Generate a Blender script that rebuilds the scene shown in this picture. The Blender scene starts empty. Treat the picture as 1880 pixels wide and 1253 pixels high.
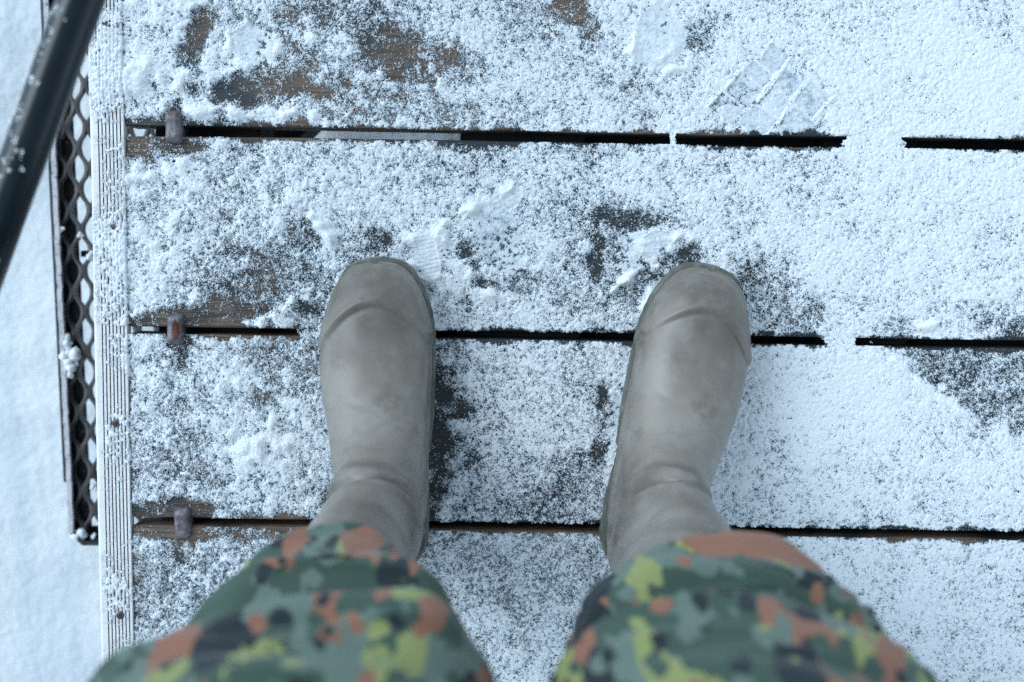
import bpy, bmesh, math, random
import numpy as np
from mathutils import Vector, Matrix

R = math.radians
random.seed(7)
rng = np.random.default_rng(11)
S = bpy.context.scene
C = S.collection

# ------------------------------------------------------------------ camera, world, sun, exposure
PITCH = R(5.4)          # the lens looks back a little towards the feet
CAM_H = 1.09 * math.cos(PITCH)   # camera height above the deck
LENS = 36.4             # mm on a 36 mm wide sensor
FPX = LENS / 36 * 1880  # focal length in photograph pixels
ROLL = R(0.95)
CAM_Y = CAM_H * math.tan(PITCH)
CAM_ROT = Matrix.Rotation(-PITCH, 3, 'X') @ Matrix.Rotation(ROLL, 3, 'Z')
cd = bpy.data.cameras.new('camera')
cam = bpy.data.objects.new('camera', cd)
C.objects.link(cam)
cam.location = (0, CAM_Y, CAM_H)
cam.rotation_euler = CAM_ROT.to_euler()
cd.lens = LENS
cd.sensor_width = 36
cd.clip_start = 0.02
cd.clip_end = 2000
cd.dof.use_dof = True
cd.dof.focus_distance = 1.065
cd.dof.aperture_fstop = 2.5
S.camera = cam

W = bpy.data.worlds.new('World')
S.world = W
W.use_nodes = True
wn = W.node_tree.nodes
wl = W.node_tree.links
wn.clear()
SUN_EL, SUN_AZ = R(42), R(-62)          # azimuth measured from +y towards +x
sky = wn.new('ShaderNodeTexSky')
sky.sky_type = 'NISHITA'
sky.sun_disc = False
sky.sun_elevation = SUN_EL
sky.sun_rotation = SUN_AZ
sky.air_density = 1.0
sky.dust_density = 1.0
sky.ozone_density = 0.3
hs = wn.new('ShaderNodeHueSaturation')
hs.inputs['Saturation'].default_value = 0.05
bg = wn.new('ShaderNodeBackground')
bg.inputs['Strength'].default_value = 0.14
wo = wn.new('ShaderNodeOutputWorld')
wl.new(sky.outputs[0], hs.inputs['Color'])
tint = wn.new('ShaderNodeMix'); tint.data_type = 'RGBA'; tint.blend_type = 'MULTIPLY'
tint.inputs[0].default_value = 1.0
tint.inputs[7].default_value = (0.71, 0.93, 1.12, 1)          # cool overcast
wl.new(hs.outputs[0], tint.inputs[6])
wl.new(tint.outputs[2], bg.inputs['Color'])
wl.new(bg.outputs[0], wo.inputs['Surface'])

sd = bpy.data.lights.new('sun', 'SUN')
sun = bpy.data.objects.new('sun', sd)
C.objects.link(sun)
sd.energy = 0.9
sd.angle = R(40)
sd.color = (0.90, 0.96, 1.0)
sdir = Vector((math.sin(SUN_AZ) * math.cos(SUN_EL), math.cos(SUN_AZ) * math.cos(SUN_EL), math.sin(SUN_EL)))
sun.rotation_euler = sdir.to_track_quat('Z', 'Y').to_euler()
sun.location = sdir * 20

S.view_settings.view_transform = 'Standard'
S.view_settings.look = 'None'
S.view_settings.gamma = 1
S.view_settings.use_curve_mapping = False
S.view_settings.exposure = 0.58
S.render.engine = 'CYCLES'
S.cycles.max_bounces = 8
S.cycles.use_denoising = False

# ------------------------------------------------------------------ helpers
def P(px, py, z=0.0):
    """world point seen at photograph pixel (px, py) on the horizontal plane z"""
    d = CAM_ROT @ Vector(((px - 940) / FPX, (626.5 - py) / FPX, -1))
    t = (z - CAM_H) / d.z
    return Vector((d.x * t, CAM_Y + d.y * t, z))


def to_px(x, y):
    """deck-plane world -> photograph pixel (numpy)"""
    r, u, w = CAM_ROT.col[0], CAM_ROT.col[1], CAM_ROT.col[2]
    dy, dz = y - CAM_Y, -CAM_H
    xc = x * r[0] + dy * r[1] + dz * r[2]
    yc = x * u[0] + dy * u[1] + dz * u[2]
    zc = -(x * w[0] + dy * w[1] + dz * w[2])
    return 940 + FPX * xc / zc, 626.5 - FPX * yc / zc


def tag(o, label=None, cat=None, group=None, kind=None):
    if label: o['label'] = label
    if cat: o['category'] = cat
    if group: o['group'] = group
    if kind: o['kind'] = kind
    return o


def empty(name, loc=(0, 0, 0), rz=0.0):
    o = bpy.data.objects.new(name, None)
    o.empty_display_size = 0.05
    C.objects.link(o)
    o.location = loc
    o.rotation_euler = (0, 0, rz)
    return o


def link_mesh(name, me, mat, parent=None, smooth=False):
    if mat and not me.materials: me.materials.append(mat)
    if smooth:
        me.polygons.foreach_set('use_smooth', np.ones(len(me.polygons), dtype=bool))
    o = bpy.data.objects.new(name, me)
    C.objects.link(o)
    if parent: o.parent = parent
    return o


def obj(name, bm, mat, parent=None, smooth=False):
    me = bpy.data.meshes.new(name)
    bmesh.ops.recalc_face_normals(bm, faces=bm.faces)
    bm.to_mesh(me)
    bm.free()
    return link_mesh(name, me, mat, parent, smooth)


def np_mesh(name, V, F, smooth=True):
    """fast mesh from numpy vertices and quads/tris"""
    me = bpy.data.meshes.new(name)
    n = F.shape[1]
    me.vertices.add(len(V))
    me.vertices.foreach_set('co', np.ascontiguousarray(V, dtype=np.float32).ravel())
    me.loops.add(F.size)
    me.loops.foreach_set('vertex_index', np.ascontiguousarray(F, dtype=np.int32).ravel())
    me.polygons.add(len(F))
    me.polygons.foreach_set('loop_start', np.arange(0, F.size, n, dtype=np.int32))
    me.polygons.foreach_set('use_smooth', np.full(len(F), smooth, dtype=bool))
    me.update(calc_edges=True)
    me.validate()
    return me


def box(bm, x0, x1, y0, y1, z0, z1, bevel=0.0, seg=1):
    m = Matrix.Translation(((x0 + x1) / 2, (y0 + y1) / 2, (z0 + z1) / 2)) @ Matrix.Diagonal((x1 - x0, y1 - y0, z1 - z0, 1))
    r = bmesh.ops.create_cube(bm, size=1, matrix=m)
    if bevel:
        es = {e for v in r['verts'] for e in v.link_edges}
        bmesh.ops.bevel(bm, geom=list(es), offset=bevel, segments=seg, affect='EDGES', profile=0.5)


def tube(bm, pts, r, n=20, cap=True):
    rings = []
    pts = [Vector(p) for p in pts]
    for i, p in enumerate(pts):
        d = (pts[min(i + 1, len(pts) - 1)] - pts[max(i - 1, 0)]).normalized()
        a = d.orthogonal().normalized() if i == 0 else (rings_a - d * rings_a.dot(d)).normalized()
        rings_a = a
        b = d.cross(a)
        rings.append([bm.verts.new(p + (a * math.cos(t) + b * math.sin(t)) * r)
                      for t in [2 * math.pi * k / n for k in range(n)]])
    for q, s in zip(rings, rings[1:]):
        for k in range(n):
            f = bm.faces.new((q[k], q[(k + 1) % n], s[(k + 1) % n], s[k]))
            f.smooth = True
    if cap:
        bm.faces.new(rings[0][::-1])
        bm.faces.new(rings[-1])


def gnoise(shape, sigma, seed):
    """smooth unit-variance noise (FFT gaussian filtered); sigma in cells, scalar or (sy, sx)"""
    g = np.random.default_rng(seed)
    a = g.standard_normal(shape).astype(np.float32)
    sy, sx = (sigma, sigma) if np.isscalar(sigma) else sigma
    fy = np.fft.fftfreq(shape[0])[:, None]
    fx = np.fft.rfftfreq(shape[1])[None, :]
    H = np.exp(-2 * math.pi ** 2 * ((fy * sy) ** 2 + (fx * sx) ** 2))
    b = np.fft.irfft2(np.fft.rfft2(a) * H, s=shape)
    return ((b - b.mean()) / b.std()).astype(np.float32)


def sstep(a, b, x):
    t = np.clip((x - a) / (b - a), 0, 1)
    return t * t * (3 - 2 * t)


# ------------------------------------------------------------------ materials
class M_:
    """small node-material builder"""

    def __init__(self, name):
        self.m = bpy.data.materials.new(name)
        self.m.use_nodes = True
        self.n = self.m.node_tree.nodes
        self.l = self.m.node_tree.links
        self.b = self.n['Principled BSDF']
        self.tc = self.n.new('ShaderNodeTexCoord')

    def coord(self, scale=(1, 1, 1), rot=(0, 0, 0), loc=(0, 0, 0)):
        mp = self.n.new('ShaderNodeMapping')
        mp.inputs['Scale'].default_value = scale
        mp.inputs['Rotation'].default_value = rot
        mp.inputs['Location'].default_value = loc
        self.l.new(self.tc.outputs['Object'], mp.inputs['Vector'])
        return mp.outputs[0]

    def noise(self, vec, scale, detail=4, rough=0.55, dist=0.0):
        t = self.n.new('ShaderNodeTexNoise')
        t.inputs['Scale'].default_value = scale
        t.inputs['Detail'].default_value = detail
        t.inputs['Roughness'].default_value = rough
        t.inputs['Distortion'].default_value = dist
        self.l.new(vec, t.inputs['Vector'])
        return t.outputs['Fac']

    def voro(self, vec, scale, feature='F1', rnd=1.0):
        t = self.n.new('ShaderNodeTexVoronoi')
        t.feature = feature
        t.inputs['Scale'].default_value = scale
        t.inputs['Randomness'].default_value = rnd
        self.l.new(vec, t.inputs['Vector'])
        return t

    def ramp(self, fac, stops, interp='LINEAR'):
        r = self.n.new('ShaderNodeValToRGB')
        r.color_ramp.interpolation = interp
        while len(r.color_ramp.elements) < len(stops): r.color_ramp.elements.new(0.5)
        for e, (p, c) in zip(r.color_ramp.elements, stops):
            e.position = p
            e.color = (c, c, c, 1) if np.isscalar(c) else (*c, 1)
        self.l.new(fac, r.inputs[0])
        return r.outputs[0]

    def mix(self, fac, a, b, blend='MIX'):
        x = self.n.new('ShaderNodeMix')
        x.data_type = 'RGBA'
        x.blend_type = blend
        for sock, val in ((x.inputs[0], fac), (x.inputs[6], a), (x.inputs[7], b)):
            if isinstance(val, bpy.types.NodeSocket): self.l.new(val, sock)
            elif np.isscalar(val): sock.default_value = val
            else: sock.default_value = (*val, 1)
        return x.outputs[2]

    def math(self, op, a, b=0.0):
        x = self.n.new('ShaderNodeMath')
        x.operation = op
        for sock, val in ((x.inputs[0], a), (x.inputs[1], b)):
            if isinstance(val, bpy.types.NodeSocket): self.l.new(val, sock)
            else: sock.default_value = val
        return x.outputs[0]

    def bump(self, h, strength, dist):
        x = self.n.new('ShaderNodeBump')
        x.inputs['Strength'].default_value = strength
        x.inputs['Distance'].default_value = dist
        self.l.new(h, x.inputs['Height'])
        self.l.new(x.outputs[0], self.b.inputs['Normal'])

    def set(self, **k):
        for key, val in k.items():
            s = self.b.inputs[key.replace('_', ' ')]
            if isinstance(val, bpy.types.NodeSocket): self.l.new(val, s)
            elif np.isscalar(val): s.default_value = val
            else: s.default_value = (*val, 1)
        return self


# snow on the deck
m = M_('snow_crystals')
v = m.coord()
at = m.n.new('ShaderNodeAttribute'); at.attribute_name = 'thickness'       # thin snow lets the dark board show through
m.set(Base_Color=m.ramp(at.outputs['Fac'], [(0.0, (0.060, 0.082, 0.100)), (0.12, (0.16, 0.21, 0.25)), (0.24, (0.43, 0.51, 0.575)), (0.48, (0.74, 0.80, 0.85)), (0.75, (0.88, 0.91, 0.94))]), Roughness=0.55)
m.b.inputs['Specular IOR Level'].default_value = 0.35
m.bump(m.noise(v, 1400, 2, 0.7), 0.5, 0.0006)
SNOW = m.m

m = M_('snow_lump')
v = m.coord()
m.set(Base_Color=m.ramp(m.noise(v, 60, 3), [(0.3, (0.84, 0.88, 0.92)), (0.7, (0.92, 0.94, 0.96))]), Roughness=0.55)
m.bump(m.noise(v, 900, 2, 0.7), 0.5, 0.0008)
LUMP = m.m

m = M_('snow_field')
v = m.coord()
vs = m.coord((1.6, 0.35, 1))
m.set(Base_Color=m.ramp(m.noise(m.coord((5, 0.5, 1)), 4, 4), [(0.3, (0.62, 0.71, 0.78)), (0.65, (0.82, 0.855, 0.885))]), Roughness=0.6)
m.bump(m.noise(v, 60, 5, 0.6), 0.5, 0.012)
GROUND = m.m

# weathered wood, grain along x; some boards are wetter and darker than others


def wood(name, wet_lo, shift, along):
    m = M_(name)
    v = m.coord(loc=(shift, shift, 0))
    vg = m.coord((3, 60, 60))
    vg2 = m.coord((1.2, 16, 16))
    grain = m.noise(vg, 6, 6, 0.65, 0.4)
    band = m.noise(vg2, 5, 4, 0.6, 0.8)
    wet = m.noise(v, 7, 4, 0.6)
    if along:                                   # the board ends are drier than the middle
        sx = m.n.new('ShaderNodeSeparateXYZ'); m.l.new(m.tc.outputs['Object'], sx.inputs[0])
        mr = m.n.new('ShaderNodeMapRange'); m.l.new(sx.outputs[0], mr.inputs[0])
        mr.inputs[1].default_value = -0.24; mr.inputs[2].default_value = -0.12
        mr.inputs[3].default_value = -0.22; mr.inputs[4].default_value = 0.0
        wet = m.math('ADD', wet, mr.outputs[0])
    dry = m.ramp(grain, [(0.32, (0.045, 0.028, 0.020)), (0.5, (0.155, 0.105, 0.076)), (0.68, (0.290, 0.225, 0.180))])
    dark = m.ramp(m.math('ADD', m.math('MULTIPLY', band, 0.5), m.math('MULTIPLY', grain, 0.5)),
                  [(0.3, (0.008, 0.015, 0.020)), (0.55, (0.030, 0.038, 0.043)), (0.8, (0.100, 0.075, 0.058))])
    col = m.mix(m.ramp(wet, [(wet_lo, 0.0), (wet_lo + 0.14, 1.0)]), dry, dark)
    red = m.mix(m.ramp(m.noise(v, 16, 3), [(0.58, 0.0), (0.72, 0.5)]), col, (0.135, 0.062, 0.040))
    col = m.mix(m.ramp(m.noise(v, 5, 2), [(0.4, 1.0), (0.6, 0.35)]), col, red) if not along else col
    m.set(Base_Color=col, Roughness=m.ramp(wet, [(0.35, 0.75), (0.65, 0.45)]))
    m.bump(m.math('ADD', grain, band), 0.8, 0.0025)
    return m.m


WOOD = wood('weathered_wood', 0.46, 0.0, False)
WOOD_DARK = wood('wet_dark_wood', 0.24, 0.6, True)

m = M_('dark_timber')
v = m.coord()
m.set(Base_Color=m.ramp(m.noise(v, 12, 5), [(0.3, (0.010, 0.013, 0.016)), (0.7, (0.030, 0.032, 0.034))]), Roughness=0.85)
BEAM = m.m

# ribbed edge profile
m = M_('pale_worn_aluminium')
v = m.coord()
vs = m.coord((40, 2, 10))
m.set(Base_Color=m.mix(m.ramp(m.noise(vs, 8, 5), [(0.60, 0.0), (0.78, 0.5)]),
                       m.ramp(m.noise(v, 30, 4), [(0.3, (0.78, 0.79, 0.79)), (0.7, (0.90, 0.90, 0.90))]), (0.42, 0.36, 0.30)),
      Roughness=0.5, Metallic=0.0)
m.bump(m.noise(v, 500, 3), 0.25, 0.0004)
PROFILE = m.m
m = M_('groove_dirt')
v = m.coord()
m.set(Base_Color=m.ramp(m.noise(v, 160, 4), [(0.35, (0.020, 0.015, 0.016)), (0.7, (0.085, 0.058, 0.048))]), Roughness=0.9)
DIRT = m.m

def steel(name, streak, shift):
    m = M_(name)
    v = m.coord(loc=(shift, shift * 1.7, 0))
    f = m.noise(v, 150, 5, 0.68)
    f2 = m.noise(v, 70, 4, 0.6)
    c1 = m.ramp(f, [(0.3, (0.070, 0.060, 0.066)), (0.52, (0.190, 0.175, 0.195)), (0.75, (0.33, 0.31, 0.345))])
    col = m.mix(m.ramp(f2, [(0.57, 0.0), (0.68, 0.8)]), c1, (0.105, 0.050, 0.034))
    if streak:
        g_ = m.n.new('ShaderNodeTexGradient'); g_.gradient_type = 'SPHERICAL'
        w_ = m.noise(m.coord(), 240, 3)
        mp = m.coord((210, 85, 100), (0, 0, R(-12)), (-0.45, 0.15, -0.6))
        m.l.new(mp, g_.inputs['Vector'])
        col = m.mix(m.ramp(m.math('ADD', g_.outputs['Fac'], m.math('MULTIPLY', w_, 0.5)), [(0.36, 0.0), (0.46, 1.0)]), col, (0.105, 0.028, 0.015))
    m.set(Base_Color=col, Roughness=m.ramp(f, [(0.3, 0.34), (0.7, 0.6)]), Metallic=0.35)
    m.bump(m.math('ADD', f, f2), 0.6, 0.0016)
    return m.m


m = M_('dark_screw_steel')
m.set(Base_Color=m.ramp(m.noise(m.coord(), 400, 3), [(0.3, (0.03, 0.032, 0.036)), (0.7, (0.13, 0.125, 0.13))]), Roughness=0.5, Metallic=0.3)
SCREW = m.m
STEEL = steel('rusty_grey_steel', False, 0.0)
STEEL_STREAK = steel('steel_with_red_rust_streak', True, 0.37)
STEEL_DULL = steel('dull_brown_grey_steel', False, 0.81)

m = M_('brown_grey_step_steel')
v = m.coord()
f = m.noise(v, 90, 5, 0.65)
m.set(Base_Color=m.mix(m.ramp(m.noise(v, 45, 4), [(0.60, 0.0), (0.72, 0.5)]),
                       m.ramp(f, [(0.3, (0.050, 0.048, 0.049)), (0.7, (0.125, 0.117, 0.116))]), (0.24, 0.145, 0.10)),
      Roughness=0.5, Metallic=0.4)
m.bump(f, 0.3, 0.001)
GRATE = m.m
m = M_('black_step_paint')
v = m.coord()
f = m.noise(v, 120, 5, 0.7)
m.set(Base_Color=m.mix(m.ramp(f, [(0.60, 0.0), (0.68, 0.8)]), (0.011, 0.017, 0.022), (0.30, 0.20, 0.15)), Roughness=0.5)
m.bump(f, 0.3, 0.001)
FRAME = m.m
m = M_('worn_frosty_edge')
v = m.coord()
f = m.noise(v, 110, 5, 0.7)
m.set(Base_Color=m.ramp(f, [(0.30, (0.06, 0.06, 0.07)), (0.42, (0.46, 0.45, 0.49)), (0.58, (0.62, 0.62, 0.66)), (0.7, (0.45, 0.27, 0.19))]), Roughness=0.6)
m.bump(f, 0.4, 0.0012)
RIM = m.m

m = M_('black_rail_paint')
v = m.coord()
f = m.noise(v, 60, 5, 0.65)
m.set(Base_Color=m.ramp(f, [(0.3, (0.002, 0.008, 0.014)), (0.7, (0.005, 0.014, 0.022))]),
      Roughness=m.ramp(m.noise(v, 35, 4), [(0.3, 0.17), (0.7, 0.30)]))
m.b.inputs['Specular IOR Level'].default_value = 0.32
m.bump(m.noise(v, 300, 3), 0.12, 0.0006)
m.b.inputs['Coat Weight'].default_value = 0.2
m.b.inputs['Coat Roughness'].default_value = 0.12
RAIL = m.m

# boots
m = M_('taupe_rubber')
v = m.coord()
big = m.noise(v, 9, 4, 0.55)
mid = m.noise(v, 38, 5, 0.6)
fine = m.noise(v, 700, 2, 0.6)
base = m.ramp(big, [(0.36, (0.155, 0.134, 0.111)), (0.64, (0.285, 0.256, 0.222))])
base = m.mix(m.ramp(mid, [(0.48, 0.0), (0.80, 0.42)]), base, (0.36, 0.36, 0.35))        # dried dust
vsc = m.coord((22, 210, 60), (0, 0, R(35)))
scr = m.noise(vsc, 3.0, 3, 0.6)
base = m.mix(m.ramp(scr, [(0.64, 0.0), (0.74, 0.26)]), base, (0.46, 0.45, 0.44))         # scuffs
vsc2 = m.coord((160, 16, 60), (0, 0, R(-28)))
scr2 = m.noise(vsc2, 3.2, 3, 0.6)
base = m.mix(m.ramp(scr2, [(0.66, 0.0), (0.76, 0.22)]), base, (0.45, 0.44, 0.43))
spk = m.voro(v, 260)
base = m.mix(m.ramp(m.noise(v, 24, 6, 0.7), [(0.55, 0.0), (0.68, 0.5)]), base, (0.120, 0.110, 0.098))      # damp smudges
base = m.mix(m.ramp(spk.outputs['Distance'], [(0.06, 0.5), (0.12, 0.0)]), base, (0.45, 0.45, 0.45))
m.set(Base_Color=base, Roughness=m.ramp(mid, [(0.3, 0.26), (0.7, 0.44)]))
m.b.inputs['Specular IOR Level'].default_value = 0.45
m.bump(m.math('ADD', m.math('MULTIPLY', fine, 0.35), mid), 0.12, 0.0014)
RUBBER = m.m
m = M_('olive_sole_rubber')
v = m.coord()
m.set(Base_Color=m.ramp(m.noise(v, 60, 5, 0.6), [(0.3, (0.065, 0.072, 0.058)), (0.55, (0.135, 0.140, 0.118)), (0.75, (0.27, 0.27, 0.245))]), Roughness=0.65)
m.bump(m.noise(v, 260, 3), 0.3, 0.001)
SOLE = m.m


HEM_PRINT_AND_SHADE = []
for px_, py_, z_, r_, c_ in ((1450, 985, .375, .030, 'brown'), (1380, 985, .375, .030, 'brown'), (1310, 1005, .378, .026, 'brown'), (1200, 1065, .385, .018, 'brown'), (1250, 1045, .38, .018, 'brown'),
                             (1222, 1022, .378, .013, 'black'), (1235, 1045, .385, .010, 'black'), (1140, 1060, .385, .016, 'black'), (1110, 1100, .40, .018, 'black'), (1080, 1150, .42, .020, 'black'), (1060, 1190, .44, .022, 'black'), (1120, 1180, .42, .014, 'black'), (1170, 1110, .40, .013, 'black'), (1090, 1240, .45, .018, 'green'), (1307, 985, .37, .007, 'green'),  # black run down the inner side paints in the shade of the left leg
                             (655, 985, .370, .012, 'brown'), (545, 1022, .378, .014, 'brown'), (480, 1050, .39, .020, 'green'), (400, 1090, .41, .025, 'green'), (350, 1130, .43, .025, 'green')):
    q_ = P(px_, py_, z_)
    HEM_PRINT_AND_SHADE.append((q_.x, q_.y + 0.2, z_, r_, c_))


# spotted camouflage cotton: rounded spots, clustered, five colours
def camo():
    m = M_('spotted_camouflage_cotton')
    v0 = m.coord((1, 1, 0.55))
    wn_ = m.n.new('ShaderNodeTexNoise')
    wn_.inputs['Scale'].default_value = 62
    wn_.inputs['Detail'].default_value = 2.0
    m.l.new(v0, wn_.inputs['Vector'])
    sub = m.n.new('ShaderNodeVectorMath'); sub.operation = 'MULTIPLY_ADD'
    m.l.new(wn_.outputs['Color'], sub.inputs[0])
    sub.inputs[1].default_value = (0.018,) * 3
    m.l.new(v0, sub.inputs[2])
    wv = sub.outputs[0]

    def off(d):
        a = m.n.new('ShaderNodeVectorMath'); a.operation = 'ADD'
        m.l.new(wv, a.inputs[0]); a.inputs[1].default_value = d
        return a.outputs[0]

    def chan(c, k):
        x = m.n.new('ShaderNodeSeparateColor'); m.l.new(c, x.inputs[0])
        return x.outputs[k]
    green = (0.034, 0.070, 0.050); grey = (0.110, 0.155, 0.130); lime = (0.235, 0.265, 0.095)
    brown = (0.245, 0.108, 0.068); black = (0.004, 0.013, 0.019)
    big_ = m.voro(off((0.37, 1.7, 0.2)), 46)
    col = m.ramp(chan(big_.outputs['Color'], 0), [(0.0, green), (0.38, grey), (0.58, brown), (0.73, black), (0.91, lime)], 'CONSTANT')
    sm = m.voro(off((2.3, 0.7, 1.27)), 72)
    sel = m.math('MULTIPLY', m.math('GREATER_THAN', chan(sm.outputs['Color'], 1), 0.42),
                 m.ramp(sm.outputs['Distance'], [(0.44, 1.0), (0.47, 0.0)]))
    scol = m.ramp(chan(sm.outputs['Color'], 0), [(0.0, green), (0.36, black), (0.64, brown), (0.80, lime), (0.89, grey)], 'CONSTANT')
    col = m.mix(sel, col, scol)
    # one broad russet patch on the front of the right hem, with dark print spots; black down the inner side is painted leg shade
    for cx_, cy_, cz_, rad_, c_ in HEM_PRINT_AND_SHADE:
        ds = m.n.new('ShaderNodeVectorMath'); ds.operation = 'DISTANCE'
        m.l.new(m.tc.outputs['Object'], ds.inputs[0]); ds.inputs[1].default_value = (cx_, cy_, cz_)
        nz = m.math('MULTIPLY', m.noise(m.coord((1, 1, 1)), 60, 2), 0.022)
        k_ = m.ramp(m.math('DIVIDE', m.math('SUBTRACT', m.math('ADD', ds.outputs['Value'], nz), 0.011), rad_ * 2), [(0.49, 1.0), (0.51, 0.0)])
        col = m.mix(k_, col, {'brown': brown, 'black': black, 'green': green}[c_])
    weave = m.noise(m.coord((600, 600, 600)), 2, 2)
    col = m.mix(0.10, col, m.ramp(weave, [(0.3, 0.1), (0.7, 0.9)]), 'OVERLAY')
    m.set(Base_Color=col, Roughness=0.85)
    m.b.inputs['Sheen Weight'].default_value = 0.12
    m.b.inputs['Sheen Roughness'].default_value = 0.6
    m.bump(m.noise(m.coord(), 90, 4, 0.6), 0.25, 0.002)
    return m.m


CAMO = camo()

# ------------------------------------------------------------------ the setting: snowy ground
GZ = -0.56


def make_ground():
    def axis(n, ext):
        t = np.linspace(-1, 1, n)
        return np.sign(t) * (np.abs(t) * 1.6 + np.abs(t) ** 9 * ext)
    xs = axis(281, 700)
    ys = axis(281, 700)
    X, Y = np.meshgrid(xs, ys)
    n1 = gnoise(X.shape, (26, 5), 1)
    n2 = gnoise(X.shape, (6, 3), 2)
    n3 = gnoise(X.shape, 1.4, 3)
    near = np.exp(-(X ** 2 + Y ** 2) / 60.0)
    Z = GZ + near * (0.020 * n1 + 0.010 * n2 + 0.002 * n3)
    Z = np.minimum(Z, GZ + 0.06)
    V = np.stack([X, Y, Z], -1).reshape(-1, 3)
    ny, nx = X.shape
    i = np.arange(ny * nx).reshape(ny, nx)
    F = np.stack([i[:-1, :-1], i[:-1, 1:], i[1:, 1:], i[1:, :-1]], -1).reshape(-1, 4)
    o = link_mesh('ground', np_mesh('ground', V, F), GROUND)
    tag(o, 'pale blue trodden snow on the ground below the deck', kind='structure')


make_ground()

# ------------------------------------------------------------------ the deck
X_STRIP0, X_STRIP1 = -0.4390, -0.4040      # ribbed edge profile
X_PL0, X_PL1 = -0.4025, 1.75               # planks
S1, S2, S3 = P(940, 251).y, P(940, 617).y, P(940, 968.5).y      # the three gaps in view
BW = (S1 - S3) / 2
seams = [(S1 + 4 * BW, .009), (S1 + 3 * BW, .009), (S1 + 2 * BW, 0.009), (S1 + BW, 0.009), (S1, 0.0105), (S2, 0.0080), (S3, 0.0085)] + \
        [(S3 - k * BW, 0.009) for k in range(1, 6)]
deck = tag(empty('deck', (0, 0, 0)), 'weathered wooden plank deck under thin patchy snow', kind='structure')
planks = []
for i in range(len(seams) - 1):
    y1 = seams[i][0] - seams[i][1] / 2
    y0 = seams[i + 1][0] + seams[i + 1][1] / 2
    planks.append((y0, y1))
    bm = bmesh.new()
    dz = random.uniform(-0.0008, 0.0)
    # edges that wander a little, like sawn and worn boards
    n = 44
    xs = [X_PL0 + (X_PL1 - X_PL0) * k / n for k in range(n + 1)]
    prof = []
    a = random.uniform(0, 6); b_ = random.uniform(0, 6)
    rows = []
    for x in xs:
        w0 = 0.0007 * math.sin(x * 9 + a) + random.uniform(-0.0004, 0.0004)
        w1 = 0.0007 * math.sin(x * 7 + b_) + random.uniform(-0.0004, 0.0004)
        bv = 0.0028
        pts = [(y0 + w0, -0.034), (y0 + w0, -bv), (y0 + w0 + bv * 0.35, -bv * 0.3), (y0 + w0 + bv, 0),
               (y1 + w1 - bv, 0), (y1 + w1 - bv * 0.35, -bv * 0.3), (y1 + w1, -bv), (y1 + w1, -0.034)]
        rows.append([bm.verts.new((x, y, z + dz)) for y, z in pts])
    for q, s in zip(rows, rows[1:]):
        for k in range(8):
            bm.faces.new((q[k], q[(k + 1) % 8], s[(k + 1) % 8], s[k]))
    bm.faces.new(rows[0][::-1]); bm.faces.new(rows[-1])
    obj('plank', bm, WOOD_DARK if i in (4, 5) else WOOD, deck)

DY0, DY1 = seams[-1][0], seams[0][0]
# timbers below the boards
for x0, x1, z0, z1 in ((-0.385, -0.273, -0.105, -0.036), (-0.059, 0.075, -0.105, -0.036), (0.33, 0.43, -0.105, -0.036),
                       (0.78, 0.88, -0.105, -0.036), (1.2, 1.3, -0.105, -0.036), (1.62, 1.72, -0.105, -0.036)):
    bm = bmesh.new()
    box(bm, x0, x1, DY0 + 0.01, DY1 - 0.01, z0, z1, 0.002)
    obj('beam', bm, BEAM, deck)
for y0, y1, x0, x1 in ((-0.30, 0.125, -0.271, -0.061), (0.30, 0.42, -0.271, -0.061), (-0.34, 0.34, 0.077, 0.328), (-0.34, 0.34, 0.432, 0.778)):
    bm = bmesh.new()
    box(bm, x0, x1, y0, y1, -0.10, -0.06, 0.002)
    obj('under_board', bm, BEAM, deck)
# two slanting braces that show in the gap of the upper seam
for xa in (-0.281,):
    bm = bmesh.new()
    w = 0.0546
    pts = [(xa - 0.118, 0.13), (xa - 0.118 + w, 0.13), (xa + 0.20 + w, 0.448), (xa + 0.20, 0.448)]
    lo = [bm.verts.new((x, y, -0.165 - 0.04)) for x, y in pts]
    hi = [bm.verts.new((x, y, -0.145)) for x, y in pts]
    bm.faces.new(lo[::-1]); bm.faces.new(hi)
    for k in range(4): bm.faces.new((lo[k], lo[(k + 1) % 4], hi[(k + 1) % 4], hi[k]))
    obj('brace', bm, BEAM, deck)
for px_, py_ in ((-0.34, 0.95), (-0.34, -1.1), (0.83, 0.95), (0.83, -1.1), (1.66, 0.95), (1.66, -1.1), (0.01, 0.55), (0.01, -0.9)):
    bm = bmesh.new()
    box(bm, px_ - 0.04, px_ + 0.04, py_ - 0.04, py_ + 0.04, GZ - 0.15, -0.106, 0.003)
    obj('post', bm, BEAM, deck)

# ribbed edge profile with screws
NG = 7
ribs = []                                  # (x0, x1, is_groove)
x = X_STRIP0
ribs.append((x, x + 0.0085, False)); x += 0.0085
pitch = (X_STRIP1 - x) / NG
for k in range(NG):
    ribs.append((x, x + pitch * 0.33, True))
    ribs.append((x + pitch * 0.33, x + pitch, False))
    x += pitch
ZT = 0.0035


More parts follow.
